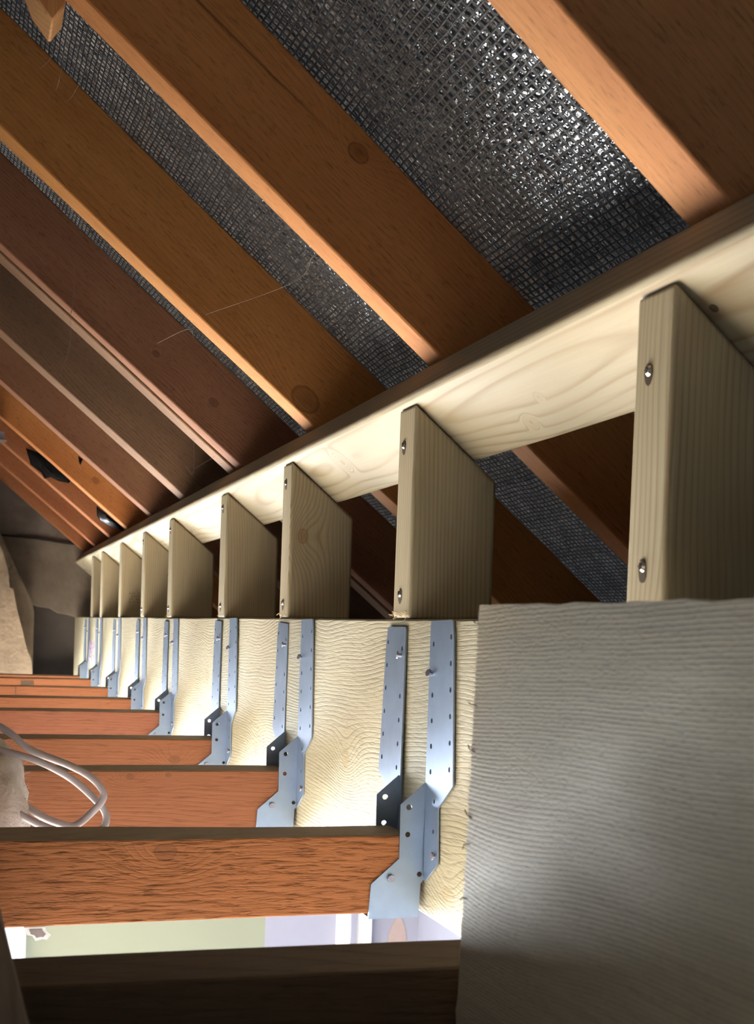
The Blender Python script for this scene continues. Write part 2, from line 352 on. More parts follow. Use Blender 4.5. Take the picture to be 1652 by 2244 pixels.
# painted areas of the far room wall
structure(box('wall_far_green', 0.197, 0.93, Y1 - 0.006, Y1, FZ, -0.2, m_green))
structure(box('wall_far_lilac', 0.93, 1.165, Y1 - 0.006, Y1, FZ, -0.2, m_lilac))
structure(box('wall_far_lilac', 1.275, X1, Y1 - 0.006, Y1, FZ, -0.2, m_lilac))
pp = [(1.315, -1.35), (1.33, -1.12), (1.345, -0.99), (1.36, -0.955), (1.375, -0.93), (1.39, -0.95), (1.40, -0.975), (1.42, -1.1), (1.43, -1.35)]
structure(prism('wall_far_bare_patch', pp, 'y', Y1 - 0.008, Y1 - 0.0055, m_peach))
dr = structure(empty('door_1', (1.22, Y1, FZ)))
for (a, b, dpt, mm) in ((1.165, 1.205, 0.03, m_white), (1.205, 1.225, 0.045, m_lilac), (1.225, 1.245, 0.025, m_white), (1.245, 1.275, 0.04, m_white)):
    box('architrave', a - 1.22, b - 1.22, -dpt, 0, 0, 2.2, mm, dr)
# remaining plasterboard ceiling near the camera and beyond the beam
structure(box('ceiling', X0, 0.43, -0.12, 0.575, -0.215, -0.201, m_board_c))
structure(box('ceiling_near', X0, 0.43, Y0, -0.75, -0.215, -0.201, m_board_c))
structure(box('ceiling_fill_opening_side', X0, -0.62, -0.75, -0.12, -0.215, -0.201, m_board_c))  # opening beside this piece is added to let fill light into the near loft
structure(box('ceiling_fill_opening_right', 0.04, 0.43, -0.75, -0.12, -0.215, -0.201, m_board_c))
structure(box('ceiling_right', 0.39, X1 + 0.1, Y0, Y1, -0.215, -0.201, m_board_c))
structure(box('ceiling_left', X0, 0.015, 0.575, Y1, -0.215, -0.201, m_board_c))
# felt under the tiles, both slopes
def slope(name, left):
    bm = bmesh.new()
    zr = (DF - sn * RIDGE) / cs
    xe = 0.98; nx, ny = 40, 120; vs = {}
    L = (xe - RIDGE) / cs
    for i in range(nx + 1):
        for j in range(ny + 1):
            s = i / nx * L; y = Y0 + (Y1 + 0.1 - Y0) * j / ny
            sag = 0.004 * mnoise.noise(Vector((s * 7, y * 5, 3)))
            vs[i, j] = bm.verts.new((s, y, sag))
    for i in range(nx):
        for j in range(ny): bm.faces.new((vs[i, j], vs[i + 1, j], vs[i + 1, j + 1], vs[i, j + 1]))
    bmesh.ops.solidify(bm, geom=bm.faces[:], thickness=-0.004)
    o = structure(link(name, done(bm, name), m_felt))
    o.location = (RIDGE, 0, zr + ZC); o.rotation_euler = (0, SL, 0) if not left else (0, -SL, 0)
    if left: o.rotation_euler = (0, PI - SL, 0)
    for p in o.data.polygons: p.use_smooth = True
    return o
slope('ceiling_slope_right', False); slope('ceiling_slope_left', True)
# blockwork at the far end of the loft
blk = [(-0.9, 0.62), (0.6, 0.62), (0.6, 0.006), (0.335, 0.006), (0.30, 0.016), (0.27, 0.020), (0.245, 0.034), (0.215, 0.037), (0.19, 0.043), (0.15, 0.05), (-0.9, 0.05)]
structure(prism('wall_far_render', blk, 'y', 4.12, 4.26, m_wall_up))
crk = [(-0.9, 0.275), (0.09, 0.2445), (0.2, 0.240), (0.28, 0.230), (0.35, 0.226), (0.35, 0.221), (0.28, 0.2255), (0.2, 0.2345), (0.09, 0.239), (-0.9, 0.268)]
structure(prism('wall_far_joint', crk, 'y', 4.090, 4.13, plain('dark_open_joint', (0.02, 0.017, 0.015), 0.95)))
upb = [(-0.9, 0.9), (0.35, 0.9), (0.35, 0.222), (0.28, 0.226), (0.2, 0.236), (0.09, 0.2405), (-0.9, 0.27)]
structure(prism('wall_far_block_course', upb, 'y', 4.098, 4.14, plain('grey_block', (0.23, 0.20, 0.175), 0.9, 0, 0.5, 12.0, 0.004, 40.0)))
pier = [(-0.5, -0.2), (0.188, -0.2), (0.186, -0.159), (0.181, -0.115), (0.168, -0.085), (0.157, -0.04), (0.146, 0.0), (0.138, 0.03), (0.128, 0.08), (0.118, 0.085), (0.113, 0.13), (0.102, 0.17), (0.03, 0.36), (-0.5, 0.5)]
structure(prism('wall_chimney_breast', pier, 'y', 3.90, 4.0, m_pier))
pier2 = [(-0.5, -0.2), (0.19, -0.2), (0.19, 0.02), (0.185, 0.045), (0.11, 0.20), (0.03, 0.38), (-0.5, 0.5)]
structure(prism('wall_chimney_shoulder', pier2, 'y', 4.0, 4.15, plain('dark_sandy_render', (0.26, 0.21, 0.15), 0.9, 0, 0.3, 14.0, 0.004, 50.0)))

# ------------------------------------------------------------------ main timbers
def beam(name, x0, x1, y0, y1, z0, z1, m, seed, wob=0.0016):
    me = timber_mesh(name, y1 - y0, x1 - x0, z1 - z0, 60, wob, seed)
    me.transform(Matrix.Rotation(PI / 2, 4, 'Z'))
    return bev(link(name, me, [m, m], ((x0 + x1) / 2, (y0 + y1) / 2, z0)), 0.0015, 2)
b = beam('timber_beam', BX, BX + 0.075, 0.10, 4.09, BB, BT, m_beam, 1)
tag(b, 'long pale treated beam carrying the steel hangers and the row of studs', 'beam', kind='thing')
BEAM = b
# near lapped beam: knots, saw-rough end
def near_beam():
    bm = bmesh.new(); x0, x1, z0, z1 = 0.205, 0.3105, -0.2, 0.0125
    ny, nz = 70, 34; rnd = random.Random(7)
    endj = [0.0016 * mnoise.noise(Vector((j * 0.9, 1.2, 5))) + (0.0012 * rnd.random() if j % 3 == 0 else 0) for j in range(nz + 1)]
    topj = [0.0012 * mnoise.noise(Vector((i * 0.7, 7, 5))) for i in range(ny + 1)]
    L, Rr = {}, {}
    for i in range(ny + 1):
        for j in range(nz + 1):
            y = -0.55 + (0.524 + 0.55) * i / ny; z = z0 + (z1 - z0) * j / nz
            yy = y + (0.004 - 0.010 * j / nz + 0.012 + endj[j] - 0.006 if i == ny else 0)
            zz = z + (topj[i] if j == nz else 0)
            L[i, j] = bm.verts.new((x0 + 0.0006 * mnoise.noise(Vector((y * 20, z * 20, 0))), yy, zz))
            if i in (0, ny) or j in (0, nz): Rr[i, j] = bm.verts.new((x1, yy, zz))
    for i in range(ny):
        for j in range(nz): bm.faces.new((L[i, j], L[i + 1, j], L[i + 1, j + 1], L[i, j + 1]))
    for i in range(ny):
        for j in (0, nz): bm.faces.new((L[i, j], L[i + 1, j], Rr[i + 1, j], Rr[i, j]))
    for j in range(nz):
        for i in (0, ny): bm.faces.new((L[i, j], L[i, j + 1], Rr[i, j + 1], Rr[i, j]))
    bm.faces.new((Rr[0, 0], *[Rr[i, 0] for i in range(1, ny + 1)], *[Rr[ny, j] for j in range(1, nz + 1)], *[Rr[i, nz] for i in range(ny - 1, -1, -1)], *[Rr[0, j] for j in range(nz - 1, 0, -1)]))
    org = Vector((0.258, 0.0, z0))
    for v in bm.verts: v.co -= org
    return link('lapped_beam', done(bm, 'lapped_beam'), m_near, org)
nb = tag(near_beam(), 'large rough sawn pale beam end filling the lower right, lapped beside the long beam', 'beam', kind='thing')
def stub(pts, r, par, m, name='splinter'):
    return link(name, tube_mesh(name, pts, r, 4), m, (0, 0, 0), par)
for (y, z, dy, dz) in ((0.527, -0.078, 0.004, 0.003), (0.529, -0.088, 0.003, -0.004), (0.528, -0.030, 0.003, 0.001), (0.526, 0.004, 0.003, 0.002), (0.530, -0.112, 0.002, -0.002), (0.527, -0.05, 0.003, 0.003)):
    o = Vector((0.258, 0.0, -0.2))
    stub([Vector((0.2055, y - 0.008, z)) - o, Vector((0.2045, y + dy * 0.3, z + dz * 0.4)) - o, Vector((0.2045, y + dy, z + dz)) - o], 0.00025, nb, m_bore)

# top plate
me = timber_mesh('top_plate', 4.6, 0.0705, 0.038, 60, 0.0008, 3)
me.transform(Matrix.Rotation(PI / 2, 4, 'Z'))
tp = bev(link('top_plate', me, [m_plate, m_plate]), 0.004, 3)
c0 = on_slope(0.128 + 0.0705 / 2, DD)
tp.location = (c0.x, 4.10 - 2.3, c0.z + ZC); tp.rotation_euler = (0, SL, 0)
tag(tp, 'long pale planed plate running under the rafters along the tops of the studs', 'plate', kind='thing')

bmm = bmesh.new()
bmesh.ops.create_icosphere(bmm, subdivisions=2, radius=1.0)
for v in bmm.verts: v.co = Vector((v.co.x * 0.0022, v.co.y * 0.0030, v.co.z * 0.0005)) * (1 + 0.4 * mnoise.noise(v.co * 2.5))
link('dark_knot_hole', done(bmm, 'dark_knot_hole'), m_bore, (-0.0075, -1.2459, 0.0), tp)
# rafters
RAF = [(0.547, 0.040, m_raft_d, 'broad dark brown rafter in the top right corner, nearest the camera'),
       (0.9439, 0.0285, m_raft, 'orange brown rafter left of the widest shiny felt bay, with a dark crack'),
       (1.3198, 0.036, m_raft_g, 'golden brown rafter with a big knot near the plate, left of the narrow felt bay'),
       (1.6979, 0.0295, m_raft_k, 'near half of the doubled rafter pair, wide brown face with a small knot'),
       (1.7434, 0.040, m_raft_c, 'far half of the doubled rafter pair, only its pale lower edge showing'),
       (2.1538, 0.055, m_raft_c, 'greyish brown rafter just beyond the doubled pair'),
       (2.5578, 0.044, m_raft_b, 'plain reddish brown rafter second beyond the doubled pair'),
       (2.9472, 0.045, m_raft_o, 'orange rafter with a forked stain, between the black triangle and the felt flap'),
       (3.2959, 0.045, m_raft_r, 'red brown rafter behind the large black felt patch'),
       (3.7002, 0.045, m_raft_r, 'red brown rafter last but one before the far wall'),
       (4.04, 0.050, m_raft_r, 'dark red rafter tight against the far grey wall')]
RAFTERS = []
Lr = (0.93 - RIDGE) / cs
for i, (y, th, m, lab) in enumerate(RAF):
    me = timber_mesh('rafter', Lr, th, 0.082, 40, 0.0012, 11 + i)
    o = bev(link('rafter', me, [m, m]), 0.0015, 2)
    mid = on_slope(0, DR) ; s_mid = ((0.93 + RIDGE) / 2 - sn * DR) / cs
    p = on_slope(s_mid, DR)
    o.location = (p.x, y + th / 2, p.z + ZC); o.rotation_euler = (0, SL, 0)
    tag(o, lab, 'rafter', 'rafters of the roof slope', 'thing'); RAFTERS.append(o)

# studs
STUDS = [(0.560, 0.039, 0.070, 'nearest stud, cropped by the right edge, standing behind the rough lapped beam'),
         (0.940, 0.040, 0.0665, 'second stud from the camera, with a crushed foot above the largest hanger'),
         (1.332, 0.040, 0.0665, 'third stud from the camera, with a round brown knot on its wide face'),
         (1.685, 0.044, 0.068, 'fourth stud from the camera, left of the one with the brown knot'),
         (2.147, 0.044, 0.068, 'fifth stud from the camera, splintered at its foot'),
         (2.492, 0.042, 0.068, 'sixth stud from the camera, with a small knot high on its face'),
         (2.874, 0.044, 0.068, 'seventh stud from the camera, with a faded printed stamp'),
         (3.285, 0.044, 0.068, 'eighth stud from the camera, last but one in the row'),
         (3.540, 0.040, 0.068, 'farthest stud at the far end of the plate, orange tinted')]
def screw(par, y, z, r=0.0034, tail=0.006):
    rc = bmesh.new()
    n = 12; rnd = random.Random(int(z * 1e5))
    ring = []
    for k in range(n):
        a = k / n * 2 * PI; rr = r * 1.25 * (1 + 0.25 * rnd.random())
        zz = rr * math.sin(a) * (1.5 if math.sin(a) < 0 else 1.0)
        ring.append((rr * math.cos(a) * 0.85, zz - 0.001))
    vs = [rc.verts.new((0, p, q)) for p, q in ring]; rc.faces.new(vs)
    vb = [rc.verts.new((0.0004, p, q)) for p, q in ring]; rc.faces.new(vb[::-1])
    for k in range(n): rc.faces.new((vs[k], vs[(k + 1) % n], vb[(k + 1) % n], vb[k]))
    e = link('screw_recess', done(rc, 'screw_recess'), m_bore, (-0.0003, y, z), par)
    link('screw', screw_mesh(r), [m_screw, m_bore], (0, 0, 0), e)
def screw_mesh(r):
    bm = bmesh.new()
    T = Matrix.Rotation(PI / 2, 4, 'Y') @ Matrix.Translation((0, 0, -0.0008))
    bmesh.ops.create_cone(bm, cap_ends=True, segments=14, radius1=r * 0.85, radius2=r * 0.55, depth=0.0012, matrix=Matrix.Translation((-0.0006, 0, 0)) @ Matrix.Rotation(-PI / 2, 4, 'Y'))
    for f in bm.faces: f.smooth = False
    for (a, b_) in ((0.6, 0.12), (0.12, 0.6)):
        box_bm(bm, -0.0016, -0.001, -r * a * 0.8, r * a * 0.8, -r * b_ * 0.8, r * b_ * 0.8, 1)
    return done(bm, 'screw')
STUD_OBJ = []
for i, (y, th, wd, lab) in enumerate(STUDS):
    x0 = BX; x1 = BX + wd
    zt0 = (DD - sn * x0) / cs; zt1 = (DD - sn * x1) / cs
    poly = [(x0, BT), (x1, BT), (x1, zt1), (x0, zt0 - 0.001)]
    o = prism('wall_stud', poly, 'y', y, y + th, m_stud_k if i == 2 else m_stud_s if i == 5 else m_stud, org=(x0, y + th / 2, BT))
    bev(o, 0.0032, 3)
    tag(o, lab, 'stud', 'short studs between beam and plate', 'thing'); STUD_OBJ.append(o)
    if i < 6:
        screw(o, 0.004 if i == 0 else 0.005, {0: 0.121, 1: 0.131, 2: 0.140}.get(i, 0.142)); screw(o, 0.002, {0: 0.026, 1: 0.019}.get(i, 0.016))
# crushed wood at stud feet
rnd = random.Random(3)
for si, n in ((1, 16), (2, 6), (4, 8), (3, 3)):
    th = STUDS[si][1]
    for k in range(n):
        y = (rnd.random() - 0.5) * th; z = 0.001 + 0.004 * rnd.random()
        d = Vector((-0.001 - 0.002 * rnd.random(), (rnd.random() - 0.5) * 0.008, (rnd.random() - 0.6) * 0.007))
        p = Vector((-0.0003, y, z))
        stub([p, p + d * 0.5 + Vector((-0.0006, 0, 0)), p + d], 0.00035, STUD_OBJ[si], m_splin)
# faded printed stamp on the seventh stud
st = STUD_OBJ[6]; bmm = bmesh.new(); yb = -STUDS[6][1] / 2 - 0.0002
rnd = random.Random(9)
for row in range(4):
    xx = 0.018
    while xx < 0.052:
        wl = 0.002 + 0.003 * rnd.random()
        if rnd.random() > 0.15:
            zz = 0.050 - row * 0.006
            box_bm(bmm, xx, xx + wl, yb, yb + 0.0003, zz, zz + 0.0012); box_bm(bmm, xx, xx + 0.0009, yb, yb + 0.0003, zz, zz + 0.0036)
        xx += wl + 0.0015
link('ink_stamp', done(bmm, 'ink_stamp'), m_stampk, (0, 0, 0), st)
# violet stamp on the beam by the farthest hanger
bmm = bmesh.new(); cy, bz = (0.10 + 4.09) / 2, BB
for (y0, y1, z0, z1) in ((3.45, 3.475, -0.068, -0.052), (3.485, 3.53, -0.066, -0.060), (3.535, 3.57, -0.068, -0.052), (3.47, 3.50, -0.082, -0.07), (3.51, 3.525, -0.09, -0.07), (3.54, 3.57, -0.085, -0.074), (3.45, 3.49, -0.10, -0.088), (3.50, 3.57, -0.102, -0.094)):
    box_bm(bmm, -0.0386, -0.0374, y0 - cy, y1 - cy, z0 - bz, z1 - bz)
link('ink_stamp', done(bmm, 'ink_stamp'), m_stamp, (0, 0, 0), BEAM)

# floor joists
JO = [(0.8850, m_joist_r, -0.1425, 0.0555, 'rough sawn orange joist nearest of the orange row, under the cable loops'),
      (1.2650, m_joist_2, -0.1395, 0.056, 'orange joist just behind the grey cable loops'),
      (1.6350, m_joist_k, -0.1405, 0.056, 'orange joist with one small round knot, third in the row'),
      (2.1016, m_joist_p, -0.1385, 0.056, 'pinkish orange joist fourth in the row'),
      (2.4759, m_joist, -0.140, 0.056, 'orange joist fifth in the row'),
      (2.8914, m_joist, -0.141, 0.056, 'orange joist with a butt joint near its middle, sixth in the row'),
      (3.2971, m_joist, -0.1415, 0.056, 'orange joist with a dark mark, seventh in the row'),
      (3.6271, m_joist, -0.147, 0.056, 'farthest orange joist below the grey end wall')]
JOISTS = []
for i, (y, m, zt, ht, lab) in enumerate(JO):
    L = 0.302 + 2.25
    me = timber_mesh('floor_joist', L, 0.055, ht, 50, 0.0020 if i == 0 else 0.0014, 31 + i)
    o = bev(link('floor_joist', me, [m, m_dust], (0.302 - L / 2, y + 0.0275, zt - ht)), 0.0012, 2)
    tag(o, lab, 'joist', 'orange floor joists', 'thing'); JOISTS.append(o)
# dark mark and butt joint
o = JOISTS[6]; box('dark_mark', 0.13 - o.location.x, 0.16 - o.location.x, -0.0284, -0.0270, 0.014, 0.05, m_dark, o)
o = JOISTS[5]; box('butt_joint', 0.103 - o.location.x, 0.105 - o.location.x, -0.0284, -0.0270, 0.003, 0.055, m_dark, o)
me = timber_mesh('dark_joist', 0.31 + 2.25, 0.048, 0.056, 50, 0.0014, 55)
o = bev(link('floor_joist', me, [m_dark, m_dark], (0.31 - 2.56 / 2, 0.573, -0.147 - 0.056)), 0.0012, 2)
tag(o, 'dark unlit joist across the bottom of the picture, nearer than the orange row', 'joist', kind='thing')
# grey board at the lower left
bd = prism('loft_board', [(-0.16, 0.24), (0.0248, 0.24), (0.0166, 0.575), (0.0145, 0.66), (-0.16, 0.66)], 'z', -0.141, -0.119, m_board)
bev(bd, 0.001, 1)
tag(bd, 'dusty grey board lying across the dark joist at the lower left corner', 'board', kind='thing')

# ------------------------------------------------------------------ joist hangers
# local frame: origin on the beam face at the joist's near side, x away from the joist (into the beam), y along the beam, z up from the eye line
TH = 0.0012; JW = 0.055
toYZ = Matrix(((0, 0, 1, 0), (1, 0, 0, 0), (0, 1, 0, 0), (0, 0, 0, 1)))    # (a,b,c) -> (c,a,b)
toXZ = Matrix(((1, 0, 0, 0), (0, 0, 1, 0), (0, 1, 0, 0), (0, 0, 0, 1)))    # (a,b,c) -> (a,c,b)
strap_out = [(-0.0445, 0.0085), (-0.042, 0.0095), (-0.001, 0.0085), (0.0, 0.006), (-0.0008, -0.104), (-0.004, -0.1735), (-0.0075, -0.1735), (-0.031, -0.158), (-0.028, -0.120), (-0.0555, -0.1015), (-0.0475, -0.003)]
strap_holes = [(-0.0425, -0.002 - 0.0178 * k, 0.0019) for k in range(6)] + [(-0.0075 - 0.0006 * k, -0.0075 - 0.0178 * k, 0.0019) for k in (0, 2, 3, 4, 5)] + [(-0.0205, -0.116, 0.0019), (-0.0205, -0.137, 0.0016)]
strap_holes = [(a - 0.0011 * k_, b, r) for k_, (a, b, r) in zip([0, 1, 2, 3, 4, 5] + [0] * 7, strap_holes)]
me_sr = sheet_mesh('strap', strap_out, strap_holes, TH, Matrix.Translation((-0.0008, 0, 0)) @ toYZ)
mir = [(-a, b - 0.0045) for a, b in strap_out][::-1]
me_sl = sheet_mesh('strap', mir, [(-a, b - 0.0045, r) for a, b, r in strap_holes], TH, Matrix.Translation((-0.0008, 0, 0)) @ toYZ)
cheek = [(0.0, -0.104), (-0.0193, -0.1207), (-0.0190, -0.1587), (-0.0390, -0.1762), (-0.0402, -0.1995), (-0.0034, -0.1995), (-0.0025, -0.1767), (0.0, -0.1735)]
ch_holes = [(-0.0130, -0.1225, 0.0021), (-0.0133, -0.1417, 0.0019), (-0.0036, -0.1700, 0.0019)]
me_cn = sheet_mesh('cheek', cheek, ch_holes, TH, Matrix.Translation((0, -0.0008, 0)) @ toXZ)
me_cf = sheet_mesh('cheek', cheek, ch_holes + [(-0.0133, -0.1560, 0.0019)], TH, Matrix.Translation((0, 0.0008, 0)) @ toXZ)
def nail_mesh(axis):
    bm = bmesh.new(); r = 0.0029
    bmesh.ops.create_cone(bm, cap_ends=True, segments=8, radius1=r, radius2=r * 0.92, depth=0.0012, matrix=Matrix.Translation((0, 0, 0.0032)))
    bmesh.ops.create_cone(bm, cap_ends=True, segments=8, radius1=0.0014, radius2=0.0014, depth=0.004, matrix=Matrix.Translation((0, 0, 0.001)))
    me = done(bm, 'nail')
    me.transform(Matrix.Rotation(-PI / 2, 4, 'Y') if axis == 'x' else Matrix.Rotation(PI / 2, 4, 'X'))
    return me
me_nx, me_ny = nail_mesh('x'), nail_mesh('y')
def tilt(o, a): o.rotation_euler = a
def make_hanger(loc):
    e = empty('joist_hanger', loc)
    s = link('strap', me_sr, m_galv, (0, 0, 0), e)
    s2 = link('strap', me_sl, m_galv, (0, JW, 0), e)
    link('cheek', me_cn, m_galv, (0, 0, 0), e)
    link('cheek', me_cf, m_galv, (0, JW, 0), e)
    box('seat', -0.0402, -0.0034, -0.0012, JW + 0.0012, -0.2007, -0.1995, m_galv, e)
    n = link('nail', me_nx, m_nail, (-0.0012, -0.0055, -0.0285), e); n.rotation_euler = (0, 0.25, 0.3)
    n = link('nail', me_nx, m_nail, (-0.0014, JW + 0.0085, -0.0175), e); n.rotation_euler = (0, 0.1, -0.3)
    n = link('nail', me_nx, m_nail, (-0.0004, -0.025, -0.153), e); n.rotation_euler = (0, 0.0, 0.1)
    n = link('nail', me_ny, m_nail, (-0.0250, -0.0006, -0.1722), e)
    return e
HL = ['largest galvanised joist hanger, on the nearest rough orange joist',
      'second galvanised hanger from the camera, on the joist behind the cable loops',
      'third galvanised hanger from the camera, on the joist with one round knot',
      'fourth galvanised hanger from the camera, on the pinkish joist',
      'fifth galvanised hanger from the camera, midway along the pale beam',
      'sixth galvanised hanger from the camera, on the joist with a butt joint',
      'seventh galvanised hanger from the camera, on the joist with a dark mark',
      'farthest galvanised hanger, beside the violet stamp on the beam']
h0 = make_hanger((BX - 0.0006, JO[0][0] - 0.001, 0))
rnd = random.Random(5)
for i, (y, *_r) in enumerate(JO):
    if i == 0: h = h0
    else:
        h = h0.copy(); C.objects.link(h); h.location = (BX - 0.0006, y - 0.001, ZC + rnd.uniform(-0.001, 0.001))
        for c in list(h0.children):
            d = c.copy(); C.objects.link(d); d.parent = h
            if d.name.startswith('strap'): d.rotation_euler = (rnd.uniform(-0.02, 0.02), 0, 0)
    tag(h, HL[i], 'joist hanger', 'galvanised joist hangers', 'thing')
for c in h0.children:
    if c.name == 'strap.001': c.rotation_euler = (-0.03, 0.012, 0)

# ------------------------------------------------------------------ cable, insulation and the loose bits
cab = [(-0.10, 1.10, -0.02), (-0.04, 1.10, -0.055), (0.0281, 1.08, -0.0871), (0.050, 1.08, -0.104), (0.080, 1.08, -0.1165), (0.0965, 1.08, -0.1255), (0.1065, 1.08, -0.136), (0.1075, 1.08, -0.144),
       (0.099, 1.08, -0.1545), (0.088, 1.078, -0.1635), (0.0775, 1.074, -0.163), (0.060, 1.07, -0.1555), (0.0405, 1.07, -0.1425), (0.022, 1.07, -0.1335), (-0.02, 1.08, -0.122), (-0.07, 1.09, -0.10), (-0.10, 1.10, -0.085),
       (-0.07, 1.095, -0.085), (-0.01, 1.095, -0.096), (0.0281, 1.095, -0.1063), (0.056, 1.095, -0.1145), (0.082, 1.095, -0.128), (0.101, 1.09, -0.144), (0.1105, 1.085, -0.156), (0.1085, 1.08, -0.1665),
       (0.095, 1.07, -0.1695), (0.078, 1.065, -0.1685), (0.058, 1.06, -0.1605), (0.027, 1.06, -0.144), (-0.03, 1.06, -0.118), (-0.12, 1.06, -0.08)]
tag(link('electric_cable', tube_mesh('electric_cable', [Vector(p) - Vector((0, 1.08, -0.17)) for p in catmull(cab)], 0.0029, 12), m_cable, (0, 1.08, -0.1675)),
    'loops of grey electric cable hanging at the left behind the nearest orange joist', 'cable')
# insulation
def insul():
    bm = bmesh.new(); bmesh.ops.create_icosphere(bm, subdivisions=5, radius=1.0)
    for v in bm.verts:
        d = v.co.normalized(); p = Vector((math.copysign(abs(d.x) ** 0.7, d.x) * 0.145, math.copysign(abs(d.y) ** 0.6, d.y) * 0.115, math.copysign(abs(d.z) ** 0.7, d.z) * 0.062))
        q = p * 16; k = 0.012 * mnoise.fractal(q, 1.0, 2.0, 4) + 0.004 * mnoise.noise(p * 90)
        v.co = p + d * k
        if v.co.z > 0: v.co.x -= v.co.z * 0.25
    for f in bm.faces: f.smooth = True
    me = done(bm, 'insulation')
    return me
t = NT('mineral_wool'); tc = t.n('ShaderNodeTexCoord').outputs['Object']
t.put(t.b.inputs['Base Color'], t.ramp(t.noise(tc, 18, 5.0, 0.65), [(0.3, (0.30, 0.19, 0.13)), (0.42, (0.70, 0.58, 0.47)), (0.6, (0.84, 0.78, 0.69))]))
t.b.inputs['Roughness'].default_value = 1.0; t.bump(t.noise(tc, 160, 5.0, 0.7), 0.006)
m_wool = t.m
ins = link('loft_insulation', insul(), m_wool, (-0.095, 1.125, -0.145))
tag(ins, 'fluffy cream and brown mineral wool at the left behind the cable loops', 'insulation', kind='thing')
bm = bmesh.new(); rnd = random.Random(8)
for k in range(2600):
    f = rnd.choice(ins.data.polygons); c = f.center
    if c.x < 0.06 or c.y > 0.09: continue
    d = (f.normal + Vector((rnd.uniform(-1, 1), rnd.uniform(-1, 1), rnd.uniform(-1, 1))) * 0.8).normalized() * rnd.uniform(0.003, 0.010)
    e = Vector((rnd.uniform(-1, 1), rnd.uniform(-1, 1), rnd.uniform(-1, 1))).normalized() * 0.00010
    e2 = d.cross(e).normalized() * 0.00010; m_ = c + d * 0.5 + e * 8
    r1 = [bm.verts.new(c + q) for q in (e, e2, -e)]; r2 = [bm.verts.new(m_ + q) for q in (e, e2, -e)]; tip = bm.verts.new(c + d)
    for a in range(3):
        bm.faces.new((r1[a], r1[(a + 1) % 3], r2[(a + 1) % 3], r2[a])); bm.faces.new((r2[a], r2[(a + 1) % 3], tip))
fz = link('wool_fibres', done(bm, 'wool_fibres'), plain('wool_fibre', (0.72, 0.62, 0.52), 0.9), (0, 0, 0), ins); fz['kind'] = 'stuff'

# pale batten end poking down in the top left corner
bt = prism('batten_offcut', [(-0.045, 0.640), (0.045, 0.668), (0.0610, 0.455), (0.0595, 0.4445), (0.0510, 0.4318), (0.0384, 0.4470)], 'y', 1.02, 1.06, m_batt)
bev(bt, 0.0015, 1)
tag(bt, 'bright pale batten end poking into the top left corner', 'batten', kind='thing')
# bracket at the left edge
br = empty('metal_bracket', (0.02, 2.92, 0.365))
bm = bmesh.new(); box_bm(bm, -0.06, 0.0548, -0.02, 0.02, 0, 0.002); link('flange', done(bm, 'flange'), m_screw, (0, 0, 0), br)
bm = bmesh.new(); box_bm(bm, -0.06, 0.050, -0.015, 0.02, 0.002, 0.019); link('body', done(bm, 'body'), m_nail, (0, 0, 0), br)
tag(br, 'small grey metal bracket at the left edge in front of the far rafters', 'bracket')
# felt scraps between the far rafters
def scrap(name, pts, y0, y1, m, lab, curl=0.0):
    bm = bmesh.new(); n = len(pts)
    c = Vector((sum(p[0] for p in pts) / n, sum(p[1] for p in pts) / n, 0))
    org = Vector((c.x, (y0 + y1) / 2, c.y))
    zmin, zmax = min(p[1] for p in pts), max(p[1] for p in pts)
    # triangulated grid fan with thickness, bulging toward the room
    R = 8; rows = []
    for k in range(R + 1):
        u = k / R; rows.append([Vector((c.x + (p[0] - c.x) * u, y0 - curl * math.cos(u * PI / 2) + 0.004 * mnoise.noise(Vector((p[0] * 40, k, p[1] * 40))) + (y1 - y0) * ((c.y + (p[1] - c.y) * u) - zmin) / (zmax - zmin), c.y + (p[1] - c.y) * u)) for p in pts])
    V = [[bm.verts.new(q - org) for q in r] for r in rows]
    for k in range(R):
        for i in range(n):
            j = (i + 1) % n
            if k == 0:
                if i == 0: cen = V[0][0]
                bm.faces.new((cen, V[1][i], V[1][j]))
            else: bm.faces.new((V[k][i], V[k + 1][i], V[k + 1][j], V[k][j]))
    for v in V[0][1:]: bm.verts.remove(v)
    bmesh.ops.solidify(bm, geom=bm.faces[:], thickness=0.001)
    for f in bm.faces: f.smooth = True
    o = link(name, done(bm, name), m, org); tag(o, lab, 'felt scrap'); return o
scrap('felt_patch', [(0.128, 0.400), (0.14, 0.362), (0.1646, 0.345), (0.172, 0.331), (0.186, 0.336), (0.205, 0.328), (0.228, 0.325), (0.234, 0.334), (0.215, 0.352), (0.175, 0.385)], 3.285, 3.283, m_feltscrap, 'large torn black felt patch lying on a far red brown rafter', 0.006)
scrap('felt_flap', [(0.2866, 0.268), (0.2885, 0.248), (0.296, 0.237), (0.316, 0.2265), (0.338, 0.2195), (0.354, 0.2155), (0.352, 0.222), (0.33, 0.238), (0.31, 0.252)], 3.235, 3.20, m_feltflap, 'shiny curled felt flap hanging beside a far rafter just above the plate', 0.02)
scrap('felt_tag', [(0.222, 0.350), (0.223, 0.337), (0.2265, 0.330), (0.2315, 0.343)], 2.93, 2.94, m_feltscrap, 'tiny black felt triangle peeping beside an orange far rafter', 0.001)
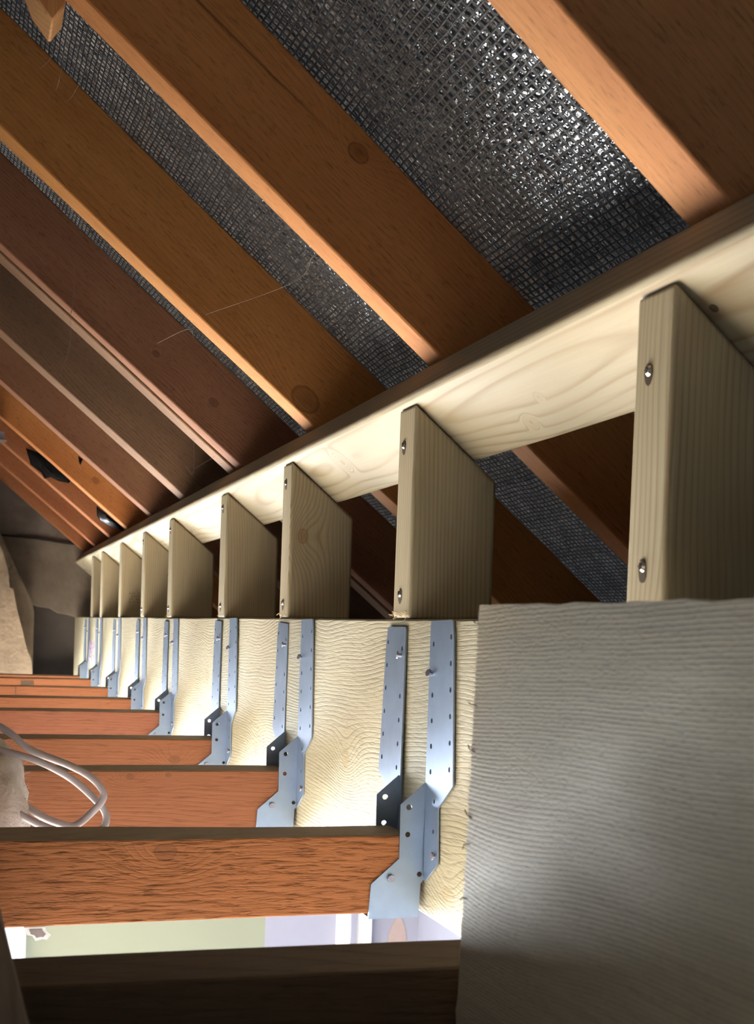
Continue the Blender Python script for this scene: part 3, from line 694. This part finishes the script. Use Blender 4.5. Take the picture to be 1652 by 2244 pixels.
# white curtain in the room below
bm = bmesh.new(); top, bot = -0.45, -2.3; prev = None; n = 48
for i in range(n + 1):
    u = i / n; x = 0.03 + 0.155 * u; y = 4.07 + 0.018 * math.sin(u * 22)
    cur = (bm.verts.new((x, y, bot - bot)), bm.verts.new((x + 0.012 * math.sin(u * 9), y, top - bot)))
    if prev: bm.faces.new((prev[0], cur[0], cur[1], prev[1]))
    prev = cur
bmesh.ops.solidify(bm, geom=bm.faces[:], thickness=0.002)
for f in bm.faces: f.smooth = True
tag(link('curtain', done(bm, 'curtain'), m_curt, (0, 0, bot)), 'white curtain in the room below, seen through the gap at the far left', 'curtain')
# plasterboard scrap under the nearest joist
sp = empty('plaster_scrap', (0.05, 0.905, -0.202))
pts = [(0.0405, -0.1985), (0.0425, -0.2035), (0.046, -0.2045), (0.048, -0.2075), (0.0525, -0.2065), (0.055, -0.207), (0.0575, -0.204), (0.0545, -0.201), (0.0535, -0.1985)]
prism('paper_edge', [(a - 0.05, b + 0.202) for a, b in pts], 'y', -0.02, -0.0185, m_white, sp, org=(0, 0, 0))
cxx, czz = 0.049, -0.2022
prism('torn_core', [((a - cxx) * 0.62 + cxx - 0.05, (b - czz) * 0.62 + czz + 0.202) for a, b in pts], 'y', -0.0206, -0.0199, m_peach, sp, org=(0, 0, 0))
tag(sp, 'torn white and peach plaster paper scrap under the nearest orange joist', 'plaster scrap')
# cobwebs
def web(name, strands, lab, r=0.00013):
    o = Vector(strands[0][0]); bm = bmesh.new()
    e = empty(name, o); tag(e, lab, 'cobweb')
    for s in strands:
        P = [Vector(p) - o for p in s]
        if len(P) == 2: P = [P[0], (P[0] + P[1]) / 2 - Vector((0, 0, (P[1] - P[0]).length * 0.06)), P[1]]
        link('strand', tube_mesh('strand', catmull(P, 8), r, 4), m_web, (0, 0, 0), e)
web('cobweb', [[(0.2116, 1.2861, 0.2956), (0.2397, 1.0451, 0.2726), (0.2389, 0.975, 0.276)]], 'single cobweb thread strung between two middle rafters', 0.00012)
web('cobweb', [[(0.1099, 1.69, 0.444), (0.1175, 1.688, 0.4203), (0.116, 1.688, 0.385), (0.1145, 1.689, 0.3705), (0.1148, 1.69, 0.3378), (0.1111, 1.695, 0.3185), (0.1049, 1.695, 0.3038)],
               [(0.1155, 1.688, 0.412), (0.119, 1.688, 0.395), (0.1148, 1.689, 0.372)]], 'long dusty cobweb hanging down across the doubled rafter at the left', 0.00022)
web('cobweb', [[(0.2683, 1.69, 0.234), (0.269, 1.69, 0.1912), (0.262, 1.69, 0.1936), (0.2595, 1.69, 0.198)], [(0.269, 1.69, 0.1955), (0.2864, 1.69, 0.2068), (0.2949, 1.69, 0.2132)]],
    'hooked wisp of cobweb near the plate below the doubled rafter', 0.00022)
web('cobweb', [[(0.0353, 1.3, 0.5276), (0.0558, 0.96, 0.3947)], [(0.0586, 0.96, 0.4044), (0.0649, 1.31, 0.4971)], [(0.0743, 0.96, 0.3856), (0.0649, 1.31, 0.4971)]], 'cobweb threads crossing the dark felt bay at the top left', 0.0001)
web('cobweb', [[(0.1653, 1.312, 0.3692), (0.1665, 1.308, 0.405), (0.1747, 1.312, 0.418)], [(0.1597, 1.312, 0.4138), (0.1690, 1.308, 0.409), (0.1773, 1.312, 0.4054)]], 'small cobweb on the face of the golden brown rafter', 0.00014)
web('cobweb', [[(0.1953, 1.5032, 0.3088), (0.2077, 1.3724, 0.2988), (0.2157, 1.3773, 0.2923)], [(0.2077, 1.372, 0.2988), (0.2117, 1.372, 0.3000)]], 'cobweb between the golden brown rafter and the doubled pair', 0.00018)
